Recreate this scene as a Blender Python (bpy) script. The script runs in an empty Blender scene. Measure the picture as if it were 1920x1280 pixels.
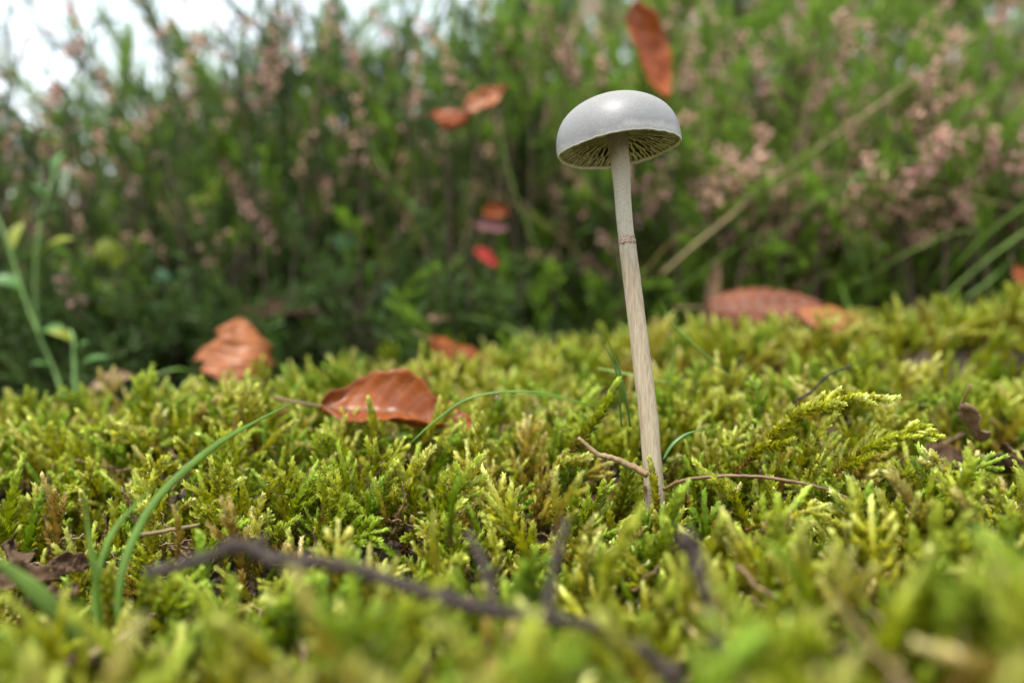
import bpy, math, random
import numpy as np
from mathutils import Vector, Matrix, Euler, Quaternion, noise as mnoise

# ------------------------------------------------------------------ camera, sky, sun, exposure
K = 0.001                       # everything below is planned in millimetres
FPX, CAMZ = 1500.0, 31.0        # lens in photo pixels, camera height above the mushroom's foot
SC = bpy.context.scene
COL = SC.collection
cam_d = bpy.data.cameras.new('camera')
cam_d.sensor_width = 36.0
cam_d.lens = 36.0 * FPX / 1920.0
cam_d.clip_start, cam_d.clip_end = 0.005, 400.0
cam_d.dof.use_dof = True
cam_d.dof.focus_distance = 0.1575
cam_d.dof.aperture_fstop = 7.3
cam_d.dof.aperture_blades = 0
cam = bpy.data.objects.new('camera', cam_d); COL.objects.link(cam)
cam.location = (0, 0, CAMZ * K); cam.rotation_euler = (math.pi / 2, 0, 0)
SC.camera = cam

SUN_EL, SUN_AZ = math.radians(70), math.radians(-145)     # azimuth clockwise from +Y
world = bpy.data.worlds.new('World'); SC.world = world; world.use_nodes = True
wn = world.node_tree
sky = wn.nodes.new('ShaderNodeTexSky'); sky.sky_type = 'NISHITA'; sky.sun_disc = False
sky.sun_elevation = SUN_EL; sky.sun_rotation = SUN_AZ
sky.air_density = 2.0; sky.dust_density = 1.0; sky.ozone_density = 1.0
hsv = wn.nodes.new('ShaderNodeHueSaturation'); hsv.inputs['Saturation'].default_value = 0.42
bg = wn.nodes['Background']; bg.inputs['Strength'].default_value = 0.11
wn.links.new(sky.outputs[0], hsv.inputs['Color']); wn.links.new(hsv.outputs[0], bg.inputs['Color'])
sun_d = bpy.data.lights.new('sun', 'SUN'); sun_d.energy = 1.8; sun_d.angle = math.radians(14)
sun_d.color = (1.0, 0.95, 0.87)
sun = bpy.data.objects.new('sun', sun_d); COL.objects.link(sun)
sdir = Vector((math.sin(SUN_AZ) * math.cos(SUN_EL), math.cos(SUN_AZ) * math.cos(SUN_EL), math.sin(SUN_EL)))
sun.rotation_euler = (-sdir).to_track_quat('-Z', 'Y').to_euler(); sun.location = sdir * 3
vs = SC.view_settings
vs.view_transform = 'Standard'; vs.look = 'None'; vs.gamma = 1.0; vs.use_curve_mapping = False
vs.exposure = 1.75
SC.cycles.use_denoising = True
SC.cycles.max_bounces = 8; SC.cycles.diffuse_bounces = 4; SC.cycles.glossy_bounces = 2
SC.cycles.transmission_bounces = 6; SC.cycles.transparent_max_bounces = 4

RNG = np.random.default_rng(11)
random.seed(5)
U = random.uniform

# ------------------------------------------------------------------ materials
def _set(nt, node, name, val):
    s = node.inputs[name]
    if hasattr(val, 'links') or isinstance(val, bpy.types.NodeSocket): nt.links.new(val, s)
    else: s.default_value = (*val, 1) if isinstance(val, tuple) and len(val) == 3 and s.type == 'RGBA' else val

class NT:
    def __init__(s, name):
        s.m = bpy.data.materials.new(name); s.m.use_nodes = True
        s.t = s.m.node_tree; s.b = s.t.nodes['Principled BSDF']; s.out = s.t.nodes['Material Output']
    def n(s, kind, **kw):
        nd = s.t.nodes.new(kind)
        for k, v in kw.items():
            if k.startswith('i_'): _set(s.t, nd, k[2:].replace('_', ' '), v)
            else: setattr(nd, k, v)
        return nd
    def attr(s, name): return s.n('ShaderNodeAttribute', attribute_name=name).outputs['Fac']
    def rand(s): return s.n('ShaderNodeObjectInfo').outputs['Random']
    def ramp(s, fac, stops, interp='LINEAR'):
        r = s.n('ShaderNodeValToRGB'); r.color_ramp.interpolation = interp
        el = r.color_ramp.elements
        while len(el) < len(stops): el.new(0.5)
        for e, (p, c) in zip(el, stops): e.position = p; e.color = (*c, 1) if len(c) == 3 else c
        s.t.links.new(fac, r.inputs[0]); return r.outputs[0]
    def mix(s, fac, a, b, mode='MIX'):
        m = s.n('ShaderNodeMix', data_type='RGBA', blend_type=mode)
        for sock, v in ((m.inputs[0], fac), (m.inputs[6], a), (m.inputs[7], b)):
            if isinstance(v, bpy.types.NodeSocket): s.t.links.new(v, sock)
            else: sock.default_value = (*v, 1) if isinstance(v, tuple) else v
        return m.outputs[2]
    def math(s, op, a, b=0.0):
        m = s.n('ShaderNodeMath', operation=op)
        for sock, v in ((m.inputs[0], a), (m.inputs[1], b)):
            if isinstance(v, bpy.types.NodeSocket): s.t.links.new(v, sock)
            else: sock.default_value = v
        return m.outputs[0]
    def noise(s, scale, detail=4, rough=.55, vec=None, dist=0.0):
        nd = s.n('ShaderNodeTexNoise', i_Scale=scale, i_Detail=detail, i_Roughness=rough, i_Distortion=dist)
        s.t.links.new(vec if vec else s.obj(), nd.inputs['Vector']); return nd.outputs['Fac']
    def obj(s): return s.n('ShaderNodeTexCoord').outputs['Object']
    def mapped(s, scale):
        m = s.n('ShaderNodeMapping'); m.inputs['Scale'].default_value = scale
        s.t.links.new(s.obj(), m.inputs['Vector']); return m.outputs[0]
    def bump(s, h, strength=.3, dist=0.0003):
        b = s.n('ShaderNodeBump', i_Strength=strength, i_Distance=dist)
        s.t.links.new(h, b.inputs['Height']); s.t.links.new(b.outputs[0], s.b.inputs['Normal']); return b.outputs[0]
    def pr(s, **kw):
        for k, v in kw.items(): _set(s.t, s.b, k.replace('_', ' '), v)
    def translucent(s, col, fac):
        t = s.n('ShaderNodeBsdfTranslucent'); s.t.links.new(col, t.inputs['Color']) if isinstance(col, bpy.types.NodeSocket) else _set(s.t, t, 'Color', col)
        m = s.n('ShaderNodeMixShader'); m.inputs[0].default_value = fac
        s.t.links.new(s.b.outputs[0], m.inputs[1]); s.t.links.new(t.outputs[0], m.inputs[2]); s.t.links.new(m.outputs[0], s.out.inputs[0])

def m_moss():
    k = NT('moss_leaf'); r = k.rand(); t = k.attr('t'); lr = k.attr('lr')
    mid = k.ramp(r, [(0, (.15, .25, .006)), (.22, (.26, .32, .006)), (.6, (.38, .38, .008)), (.90, (.43, .38, .03)), (1, (.34, .22, .03))])
    pale = k.ramp(r, [(0, (.34, .52, .06)), (.5, (.60, .66, .095)), (.9, (.74, .73, .25)), (1, (.60, .50, .18))])
    old = k.ramp(r, [(0, (.085, .08, .004)), (.5, (.15, .105, .005)), (1, (.14, .065, .012))])  # old brown lower leaves, darkened further to paint shade into the gaps
    c = k.mix(k.ramp(t, [(0.05, (0, 0, 0)), (.5, (1, 1, 1))]), old, mid)
    c = k.mix(k.ramp(t, [(.62, (0, 0, 0)), (1, (1, 1, 1))]), c, pale)
    v = k.math('MULTIPLY_ADD', lr, .75); v.node.inputs[2].default_value = .60
    h = k.n('ShaderNodeHueSaturation'); k.t.links.new(c, h.inputs['Color']); k.t.links.new(v, h.inputs['Value'])
    c = h.outputs[0]
    k.pr(Base_Color=c, Roughness=.34, Specular_IOR_Level=.5, Coat_Weight=.4, Coat_Roughness=.12)
    k.translucent(c, .42); return k.m
def m_simple(name, col, rough=.6, var=.35, scale=300, trans=0, bump=.2, coat=0, bdist=.0003):
    k = NT(name); n = k.noise(scale, 5)
    d = tuple(c * (1 - var) for c in col); l = tuple(min(1, c * (1 + var)) for c in col)
    c = k.ramp(n, [(.3, d), (.7, l)])
    k.pr(Base_Color=c, Roughness=rough, Coat_Weight=coat, Coat_Roughness=.2)
    if bump: k.bump(n, bump, bdist)
    if trans: k.translucent(c, trans)
    return k.m
def m_cap():
    k = NT('cap_skin'); z = k.n('ShaderNodeSeparateXYZ'); k.t.links.new(k.obj(), z.inputs[0])
    f = k.math('MULTIPLY', z.outputs['Z'], 85.0)
    big = k.noise(120, 4)
    f2 = k.math('ADD', f, k.math('MULTIPLY', k.math('SUBTRACT', big, .5), .5)); 
    c = k.ramp(f2, [(.05, (.27, .265, .255)), (.16, (.168, .168, .168)), (.45, (.182, .18, .176)), (.75, (.195, .182, .158)), (1, (.185, .162, .125))])
    fine = k.noise(2600, 3, .7)
    c = k.mix(.30, c, k.ramp(fine, [(.35, (.30, .30, .29)), (.65, (.74, .74, .72))]), 'OVERLAY')
    r = k.math('MULTIPLY_ADD', fine, .25); r.node.inputs[2].default_value = .36
    k.pr(Base_Color=c, Roughness=r, Specular_IOR_Level=.35, Subsurface_Weight=.12, Subsurface_Radius=(.0012, .001, .0008), Subsurface_Scale=1.0, Coat_Weight=.16, Coat_Roughness=.38)
    k.bump(k.math('ADD', fine, k.math('MULTIPLY', k.noise(900, 3), .9)), .35, .00012); return k.m
def m_stem():
    k = NT('stem_skin'); t = k.attr('t')
    v = k.mapped((1, 1, .06)); st = k.noise(4200, 5, .65, v, .3); st2 = k.noise(1700, 3, .6, k.mapped((1, 1, .10)))
    fine = k.noise(3000, 2, .7)
    low = k.ramp(k.math('ADD', k.math('MULTIPLY', st, .6), k.math('MULTIPLY', st2, .4)), [(.34, (.23, .16, .095)), (.45, (.32, .245, .16)), (.58, (.40, .335, .24))])
    up = k.ramp(k.math('ADD', k.math('MULTIPLY', fine, .6), k.math('MULTIPLY', st, .4)), [(.3, (.25, .21, .15)), (.52, (.38, .34, .265)), (.7, (.45, .41, .33))])
    f = k.ramp(k.math('ADD', t, k.math('MULTIPLY', k.math('SUBTRACT', st2, .5), .16)), [(.585, (0, 0, 0)), (.655, (1, 1, 1))])
    c = k.mix(f, low, up)
    k.pr(Base_Color=c, Roughness=.6, Subsurface_Weight=.12, Subsurface_Radius=(.001, .0007, .0005), Subsurface_Scale=1.0)
    k.bump(k.math('ADD', st, k.math('MULTIPLY', fine, .4)), .5, .00018); return k.m
def m_leaf(name, a, b, vein, rough=.42, coat=.12):
    k = NT(name); u = k.attr('u'); v = k.attr('across')
    n = k.noise(90, 5); n2 = k.noise(500, 4)
    c = k.ramp(n, [(.3, a), (.7, b)])
    c = k.mix(.35, c, k.ramp(n2, [(.3, (.3, .3, .3)), (.7, (.75, .75, .75))]), 'OVERLAY')
    s = k.math('SINE', k.math('MULTIPLY', k.math('SUBTRACT', u, k.math('MULTIPLY', k.math('ABSOLUTE', v), .16)), 50.3))
    vf = k.ramp(s, [(.93, (0, 0, 0)), (.985, (.9, .9, .9))])
    c = k.mix(vf, c, vein)
    sp = k.noise(230, 3, .6); c = k.mix(k.ramp(sp, [(.66, (0, 0, 0)), (.72, (.55, .55, .55))]), c, vein)
    k.pr(Base_Color=c, Roughness=rough, Coat_Weight=coat, Coat_Roughness=.2)
    k.pr(Specular_IOR_Level=.25); k.bump(n2, .3, .0003); k.translucent(c, .22); return k.m

MAT = dict(
    moss=m_moss(),
    moss_stem=m_simple('moss_stem', (.23, .075, .02), .5, .3, 800),
    moss_stem_dead=m_simple('dead_moss_stem', (.20, .13, .055), .6, .4, 900),
    soil=m_simple('soil', (.045, .027, .014), .9, .6, 260, bump=.8, bdist=.002),
    cap=m_cap(), stem=m_stem(),
    gill_face=m_simple('gill_face', (.10, .085, .06), .7, .3, 900),
    gill_edge=m_simple('gill_edge', (.78, .74, .62), .6, .2, 1500),
    cap_flesh=m_simple('cap_flesh', (.07, .06, .04), .8, .3, 900),
    cap_rim=m_simple('cap_rim', (.80, .78, .72), .55, .2, 2500),
    ring=m_simple('ring_fibre', (.30, .21, .15), .75, .8, 2600, bump=.6),
    grass=m_simple('grass_green', (.12, .23, .014), .5, .3, 140, trans=.45, coat=0),
    grass_pale=m_simple('grass_pale', (.22, .34, .06), .5, .25, 140, trans=.4, coat=0),
    grass_dark=m_simple('needle_green', (.04, .11, .008), .5, .3, 300, coat=0),
    straw=m_simple('straw', (.20, .145, .055), .6, .35, 250, trans=.15),
    twig=m_simple('twig_bark', (.030, .018, .013), .85, .7, 700, bump=.8, bdist=.0006),
    brown=m_simple('brown_stem', (.13, .07, .025), .5, .4, 600),
    wood=m_simple('heather_wood', (.06, .036, .02), .8, .5, 300, bump=.5),
    heath=m_simple('heather_leaf', (.165, .30, .014), .5, .5, 60, trans=.4, bump=0),  # leaf green raised so the right slope looks better lit
    heath_dark=m_simple('heather_leaf_old', (.048, .105, .010), .5, .5, 60, trans=.3, bump=0),  # darker copy of the leaf: shade of the left side put into its colour
    bell=m_simple('dry_heather_flower', (.68, .43, .33), .7, .4, 90, trans=.3, bump=0),
    bell_pink=m_simple('faded_heather_flower', (.63, .37, .33), .7, .4, 90, trans=.3, bump=0),
    bil_leaf=m_simple('bilberry_leaf', (.10, .22, .05), .45, .4, 120, trans=.4, coat=.15),
    bil_yellow=m_simple('yellowing_leaf', (.30, .34, .03), .45, .35, 120, trans=.4, coat=.1),
    bil_stem=m_simple('bilberry_stem', (.13, .24, .05), .5, .25, 200, trans=.1),
    blue_leaf=m_simple('blue_green_leaf', (.08, .19, .085), .45, .35, 150, trans=.35, coat=.15),
    leaf_copper=m_leaf('copper_leaf', (.16, .036, .007), (.31, .085, .017), (.10, .03, .01)),
    leaf_orange=m_leaf('orange_leaf', (.24, .075, .022), (.37, .135, .045), (.22, .06, .02)),
    leaf_rust=m_leaf('rust_leaf', (.22, .042, .005), (.34, .082, .012), (.22, .035, .004)),
    leaf_brown=m_leaf('brown_leaf', (.13, .04, .018), (.24, .085, .045), (.07, .022, .012), .55, 0),
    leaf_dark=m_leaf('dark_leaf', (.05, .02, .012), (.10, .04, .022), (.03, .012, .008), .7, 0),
    leaf_tan=m_leaf('tan_leaf', (.19, .115, .062), (.29, .19, .11), (.22, .13, .07), .6, 0),
    leaf_red=m_leaf('red_leaf', (.40, .03, .025), (.58, .07, .05), (.3, .03, .03)),
    leaf_mauve=m_leaf('mauve_leaf', (.20, .085, .085), (.32, .15, .15), (.25, .1, .1), .55, 0),
    litter=m_leaf('litter_leaf', (.06, .033, .017), (.14, .08, .04), (.07, .04, .02), .7, 0),
)
def m_water():
    k = NT('water'); k.pr(Base_Color=(1, 1, 1), Roughness=.0, IOR=1.333, Transmission_Weight=1.0); return k.m
MAT['water'] = m_water()

# ------------------------------------------------------------------ mesh helpers (mm in, metres out)
class MB:
    def __init__(s): s.v = []; s.f = []; s.mi = []; s.at = {}; s.n = 0
    def add(s, v, f, mi=0, **at):
        v = np.asarray(v, float); o = s.n
        s.v.append(v); s.n += len(v)
        s.f += [tuple(i + o for i in q) for q in f]; s.mi += [mi] * len(f) if isinstance(mi, int) else list(mi)
        for k in set(at) | set(s.at):
            a = at.get(k, 0.0); a = np.full(len(v), a) if np.isscalar(a) else np.asarray(a, float)
            if k not in s.at: s.at[k] = [np.zeros(o)] if o else []
            s.at[k].append(a)
        return s
    def mesh(s, name, mats, smooth=True):
        me = bpy.data.meshes.new(name)
        me.from_pydata((np.concatenate(s.v) * K).tolist(), [], s.f)
        for m in mats: me.materials.append(MAT[m] if isinstance(m, str) else m)
        me.polygons.foreach_set('material_index', np.array(s.mi, np.int32))
        me.polygons.foreach_set('use_smooth', np.full(len(s.f), smooth))
        for k, parts in s.at.items():
            a = me.attributes.new(k, 'FLOAT', 'POINT'); a.data.foreach_set('value', np.concatenate(parts).astype(np.float32))
        me.update(); return me
def link(name, me, parent=None, loc=None, rot=None, scale=None, kind=None):
    o = bpy.data.objects.new(name, me); COL.objects.link(o)
    if parent: o.parent = parent
    if loc is not None: o.location = tuple(np.asarray(loc, float) * K)
    if rot is not None:
        if isinstance(rot, Quaternion): o.rotation_mode = 'QUATERNION'; o.rotation_quaternion = rot
        else: o.rotation_euler = rot
    if scale is not None: o.scale = (scale,) * 3 if np.isscalar(scale) else scale
    if kind: o['kind'] = kind
    return o
def tag(o, label, cat, group=None):
    o['label'] = label; o['category'] = cat
    if group: o['group'] = group
    return o
def thing(name, label, cat, loc, group=None, rot=None): return tag(link(name, None, None, loc, rot), label, cat, group)
def P(px, py, d):  # a place seen at that photo pixel at a depth of d mm
    return np.array([(px - 960) / FPX * d, d, CAMZ + (640 - py) / FPX * d])
def spline(pts, n):
    p = np.asarray(pts, float); p = np.vstack([2 * p[0] - p[1], p, 2 * p[-1] - p[-2]]); m = len(p) - 3
    out = []
    for x in np.linspace(0, m, n):
        i = min(int(x), m - 1); t = x - i; a, b, c, d = p[i:i + 4]
        out.append(.5 * (2 * b + (c - a) * t + (2 * a - 5 * b + 4 * c - d) * t * t + (3 * b - a - 3 * c + d) * t ** 3))
    return np.array(out)
def frames(path, hint=(0, 0, 1)):
    t = np.gradient(path, axis=0); t /= np.linalg.norm(t, axis=1)[:, None] + 1e-12
    a = np.array(hint, float)
    if abs(a @ t[0]) > .95: a = np.array([1., 0, 0])
    nrm = []
    for k in t:
        a = a - (a @ k) * k; a /= np.linalg.norm(a) + 1e-12; nrm.append(a.copy())
    nrm = np.array(nrm); return t, nrm, np.cross(t, nrm)
def tube(mb, path, rad, sides=6, mi=0, cap=True, flat=1.0, hint=(0, 0, 1), wob=0.0, **at):
    path = np.asarray(path, float); n = len(path); rad = np.full(n, rad) if np.isscalar(rad) else np.asarray(rad, float)
    t, a, b = frames(path, hint); ang = np.arange(sides) / sides * 2 * math.pi
    r = rad[:, None] * np.ones(sides)
    if wob: r = r * (1 + wob * RNG.standard_normal((n, sides)))
    v = path[:, None, :] + (r * np.sin(ang) * flat)[:, :, None] * a[:, None, :] + (r * np.cos(ang))[:, :, None] * b[:, None, :]
    f = [(i * sides + j, i * sides + (j + 1) % sides, (i + 1) * sides + (j + 1) % sides, (i + 1) * sides + j) for i in range(n - 1) for j in range(sides)]
    if cap: f += [tuple(reversed(range(sides))), tuple((n - 1) * sides + j for j in range(sides))]
    at = {k: (np.repeat(x, sides) if not np.isscalar(x) else x) for k, x in at.items()}
    mb.add(v.reshape(-1, 3), f, mi, **at)
def blade(mb, pts, w, mi=0, n=18, hint=(0, -.6, .8), w0=.55, tip=.04):
    path = spline(pts, n); s = np.linspace(0, 1, n)
    rad = w / 2 * np.minimum(1, w0 + s * 2.2) * np.clip((1 - s) * 2.2, tip, 1)
    tube(mb, path, rad, 6, mi, flat=.22, hint=hint)

# ------------------------------------------------------------------ terrain
CTRL = [(60, 1260, 92), (300, 1260, 80), (550, 1170, 80), (900, 1260, 77), (1300, 1270, 75), (1560, 1180, 77), (1790, 1030, 69), (1940, 1000, 67),
    (60, 1150, 138), (250, 1120, 130), (480, 1030, 140), (800, 1070, 130), (1225, 985, 145), (1500, 990, 140), (1620, 950, 142), (1860, 930, 150),
    (60, 960, 165), (450, 890, 170), (750, 870, 178), (1225, 930, 160), (1500, 820, 182), (1840, 880, 188),
    (60, 810, 215), (450, 750, 218), (750, 800, 205), (1000, 775, 213), (1300, 755, 215), (1600, 705, 228), (1860, 740, 235),
    (40, 742, 250), (300, 735, 250), (60, 745, 320), (440, 712, 300), (600, 690, 310), (850, 700, 290), (950, 655, 330), (1150, 640, 330), (1400, 625, 325), (1600, 605, 340), (1880, 570, 350),
    (100, 700, 400), (500, 665, 400), (960, 640, 410), (1400, 620, 410), (1850, 575, 420), (100, 670, 520), (960, 640, 520), (1800, 580, 520)]
_c = np.array([P(*c) for c in CTRL]); _cu, _cv, _cz = _c[:, 0] / _c[:, 1], np.log(_c[:, 1]), _c[:, 2]
def hash_noise(x, y, wl, seed=0.0):
    return np.array([mnoise.noise((a / wl, b / wl, seed)) for a, b in zip(np.ravel(x), np.ravel(y))]).reshape(np.shape(x))
def sstep(a, b, x): t = np.clip((x - a) / (b - a), 0, 1); return t * t * (3 - 2 * t)
def moss_top(x, y):
    x = np.asarray(x, float); y = np.asarray(y, float)
    yy = np.clip(y, 70, 560); u = np.clip(x / yy, -.8, .8); v = np.log(yy)
    w = np.exp(-((u[..., None] - _cu) / .12) ** 2 - ((v[..., None] - _cv) / .115) ** 2) + 1e-12
    z = (w * _cz).sum(-1) / w.sum(-1)
    return z
def ground_z(x, y):
    x = np.asarray(x, float); y = np.asarray(y, float)
    near = moss_top(x, y) - 14 + 2.2 * hash_noise(x, y, 22, 1) + .9 * hash_noise(x, y, 7, 2)
    bank = sstep(-.25, .35, x / np.maximum(y, 200)) * 150 * sstep(480, 1300, y) + sstep(520, 700, y) * -10
    far = 60 * hash_noise(x, y, 2600, 3) * sstep(1500, 5000, np.hypot(x, y))
    behind = sstep(60, -200, y) * -14
    return near + bank + far + behind
def axis_lines(lo, hi, step, far):
    a = list(np.arange(lo, hi + .1, step)); s = step; up = hi; dn = lo; L, H = [], []
    while up < far: s *= 1.28; up += s; H.append(up); dn -= s; L.append(dn)
    return np.array(L[::-1] + a + H)
gx, gy = axis_lines(-330, 360, 5, 60000), axis_lines(50, 560, 5, 60000)
GX, GY = np.meshgrid(gx, gy); GZ = ground_z(GX, GY); nx, ny = len(gx), len(gy)
gm = MB().add(np.stack([GX, GY, GZ], -1).reshape(-1, 3), [(j * nx + i, j * nx + i + 1, (j + 1) * nx + i + 1, (j + 1) * nx + i) for j in range(ny - 1) for i in range(nx - 1)])
ground = link('ground', gm.mesh('ground', ['soil']), kind='structure')

# ------------------------------------------------------------------ moss shoots
LEAF = np.array([[0, 0, 0], [-.50, .36, -.20], [0, .40, .10], [.50, .36, -.20], [-.35, .68, -.09], [0, .70, .12], [.35, .68, -.09], [0, 1.10, .10]])
LEAF_F = [(0, 2, 1), (0, 3, 2), (1, 2, 5, 4), (2, 3, 6, 5), (4, 5, 7), (5, 6, 7)]
def leafy(mb, path, size, sp0, sp1, step, t0, t1, lw=.80):
    """scale leaves round a stem: lax below (sp0), pressed tight to a point at the tip (sp1)"""
    L = np.linalg.norm(np.diff(path, axis=0), axis=1).sum(); n = max(7, int(L / step))
    q = spline(path, n); t, a, b = frames(q)
    for i in range(n):
        s = i / (n - 1); ang = i * 2.399 + U(-.4, .4)
        k = size * (1 - .5 * max(0, (s - .55) / .45)) * (.7 + .3 * min(1, s * 3)) * U(.75, 1.2)
        sp = (sp0 + (sp1 - sp0) * s) * U(.65, 1.35)
        out = math.cos(ang) * a[i] + math.sin(ang) * b[i]; y = t[i] * math.cos(sp) + out * math.sin(sp)
        z = out * math.cos(sp) - t[i] * math.sin(sp); x = np.cross(y, z)
        P_ = LEAF * (k * lw, k, k)
        v = q[i] + out * .16 + P_[:, :1] * x + P_[:, 1:2] * y + P_[:, 2:] * z
        mb.add(v, LEAF_F, 0, t=t0 + (t1 - t0) * s, lr=RNG.random())
def shoot_mesh(name, kind, seed):
    random.seed(seed); mb = MB(); L = {'plump': U(13, 18), 'feather': U(14, 19), 'small': U(6, 9), 'frond': U(26, 34), 'dead': U(12, 18)}[kind]
    bx, by = U(-.4, .4) * L, U(-.4, .4) * L
    if kind == 'frond': bx, by = U(.35, .6) * L, U(-.15, .15) * L
    n = 26 if kind == 'frond' else 16
    path = spline([(0, 0, -1), (bx * .12, by * .12, L * .35), (bx * .45, by * .45, L * .7), (bx, by, L * (.9 if kind == 'frond' else 1))], n)
    if kind == 'dead':
        path += RNG.standard_normal(path.shape) * .25
        tube(mb, path, np.linspace(.42, .2, n), 5, 1, wob=.2, t=0, lr=.5); leafy(mb, path, 1.1, .5, .3, .5, 0, .1, .6)
        return mb.mesh(name, ['moss_stem_dead', 'moss_stem_dead'])
    tube(mb, path, np.linspace(.30, .10, n), 5, 1, t=np.linspace(0, 1, n), lr=.5)
    if kind == 'plump': leafy(mb, path, U(1.9, 2.4), U(.55, .85), U(.2, .32), .185, 0, 1, .70)
    elif kind == 'small': leafy(mb, path, 1.7, .65, .28, .20, .1, 1, .70)
    else:
        leafy(mb, path, 1.8, .6, .28, .21, 0, 1, .70)
        t, a, b = frames(path); ang0 = U(0, 6.28) if kind == 'feather' else 1.57
        for i in range(3, n - 3, 2):
            for side in (0, math.pi):
                if random.random() < (.35 if kind == 'feather' else .08): continue
                an = ang0 + side + U(-.5, .5); out = math.cos(an) * a[i] + math.sin(an) * b[i]
                l = U(4.5, 7.5) * (1.15 - i / n * .75) * (1.1 if kind == 'frond' else 1)
                p = spline([path[i], path[i] + out * l * .42 + t[i] * l * .35, path[i] + out * l * .72 + t[i] * l * .85], 6)
                tube(mb, p, np.linspace(.15, .06, 6), 4, 1, t=.6, lr=.5)
                leafy(mb, p, 1.8 if kind == 'frond' else 1.35, .55, .28, .19, .3 + .3 * i / n, .75 + .25 * i / n, .72)
    return mb.mesh(name, ['moss', 'moss_stem'])
PLUMP = [shoot_mesh('moss_shoot_plump', 'plump', 100 + i) for i in range(9)]
FEATH = [shoot_mesh('moss_shoot_feathery', 'feather', 200 + i) for i in range(7)]
SMALL = [shoot_mesh('moss_shoot_small', 'small', 300 + i) for i in range(4)]
DEAD = [shoot_mesh('dead_moss_stem', 'dead', 360 + i) for i in range(3)]
FROND = [shoot_mesh('moss_frond', 'frond', 340 + i) for i in range(4)]
random.seed(77)
VAR = PLUMP + FEATH + SMALL + DEAD + FROND
mush = P(1228, 935, 160)
HOLES = [(P(320, 1000, 141), 9, .7), (P(420, 960, 150), 7, .6), (P(680, 940, 152), 9, .75), (P(900, 1080, 122), 6, .7), (P(480, 900, 165), 6, .6), (P(70, 1080, 138), 12, .75), (P(620, 960, 150), 6, .6), (P(1850, 850, 190), 19, .85), (P(640, 1010, 142), 6, .5), (P(830, 1050, 128), 5, .6), (P(250, 1020, 140), 6, .5), (P(1000, 900, 160), 5, .4), (P(1580, 1040, 128), 5, .5)]
rows = []
def scatter(y0, y1, sp, kinds):
    y = y0
    while y < y1:
        half = y * .8 + 60; x = -half
        while x < half:
            rows.append((x + U(-.5, .5) * sp, y + U(-.5, .5) * sp, kinds)); x += sp
        y += sp
scatter(56, 250, 4.9, 'a'); scatter(60, 250, 4.5, 'b'); scatter(105, 330, 15, 'c'); scatter(250, 330, 5.4, 'a'); scatter(330, 470, 6.5, 'a')
rx = np.array([r[0] for r in rows]); ry = np.array([r[1] for r in rows]); rz = ground_z(rx, ry)
hum = hash_noise(rx, ry, 16, 9)
pts = []
for i, (x, y, kd) in enumerate(rows):
    if math.hypot(x - mush[0], y - mush[1]) < 2.6: continue
    drop = 0
    for c, r, p in HOLES:
        if math.hypot(x - c[0], (y - c[1])) < r and random.random() < p: drop = 1
    if drop: continue
    u = x / y
    if y > 330:   # moss ends where the heather starts; it reaches further on the right
        edge = 330 + 110 * sstep(-.2, .3, u)
        if y > edge + U(-30, 20): continue
    if u < -.27 and y > 262 + U(-14, 14): continue
    if y < 60: continue
    if kd == 'c':
        vi = len(VAR) - 1 - random.randrange(len(FROND)); sc = U(.55, .85); tilt = U(.5, 1.1)
    elif kd == 'b':
        vi = len(PLUMP) + len(FEATH) + random.randrange(len(SMALL)); sc = U(.8, 1.2); tilt = abs(random.gauss(0, .7))
        if random.random() < .32: vi = len(PLUMP) + len(FEATH) + len(SMALL) + random.randrange(len(DEAD)); sc = U(.6, 1.1); tilt = U(.7, 1.45)
    else:
        vi = random.randrange(len(PLUMP)) if random.random() < .50 else len(PLUMP) + random.randrange(len(FEATH))
        sc = U(.6, 1.25) * (1 + .30 * hum[i]); tilt = abs(random.gauss(.3, .55))
    if abs(x - y * mush[0] / mush[1]) < 4 and 138 < y < 158: sc *= .85
    az = U(0, 6.283); tilt = min(tilt, 1.35)
    q = Quaternion((math.cos(az), math.sin(az), 0), tilt) @ Quaternion((0, 0, 1), U(0, 6.283))
    pts.append([x, y, rz[i] + U(-1.2, .6) + (1.2 if tilt > .8 else 0), q, sc, vi, kd])
def seen(p):
    px, py = 960 + p[0] / p[1] * FPX, 640 - (p[2] + 8 * p[4] - CAMZ) / p[1] * FPX
    return -20 < px < 1940 and py < 1275 and p[1] > 82
cand = sorted([i for i, p in enumerate(pts) if p[6] != 'b' and seen(p)], key=lambda i: -pts[i][4] / pts[i][1])
solo = set()
taken = []
for i in cand:      # the largest in the picture that are not buried among each other
    p = pts[i]
    if all((p[0] - a) ** 2 + (p[1] - b) ** 2 > 22 for a, b in taken): taken.append((p[0], p[1])); solo.add(i)
    if len(solo) >= 280: break
MARKS = [('close round the mushroom foot', P(1228, 935, 160), 1), ('below the long grass arch', P(400, 960, 142), 1), ('around the copper-brown folded leaf', P(752, 768, 207), 1), ('along the dark knotty twig', P(500, 1085, 101), 1), ('around the side shoots of the knotty twig', P(980, 1120, 100), 1),
    ('beside the bare brown hollow', P(70, 1080, 138), 1), ('around the thin brown arching stem', P(1420, 895, 149), 1), ('on the blurred front mound', P(1780, 1010, 86), 1), ('round the short grey-purple twig', P(1315, 1130, 94), 1), ('at the edge of the dark hollow', P(1830, 850, 185), 1), ('under the thin grass arch', P(950, 800, 178), 1), ('below the small twig stuck in the moss', P(1540, 740, 190), 1)]
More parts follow.
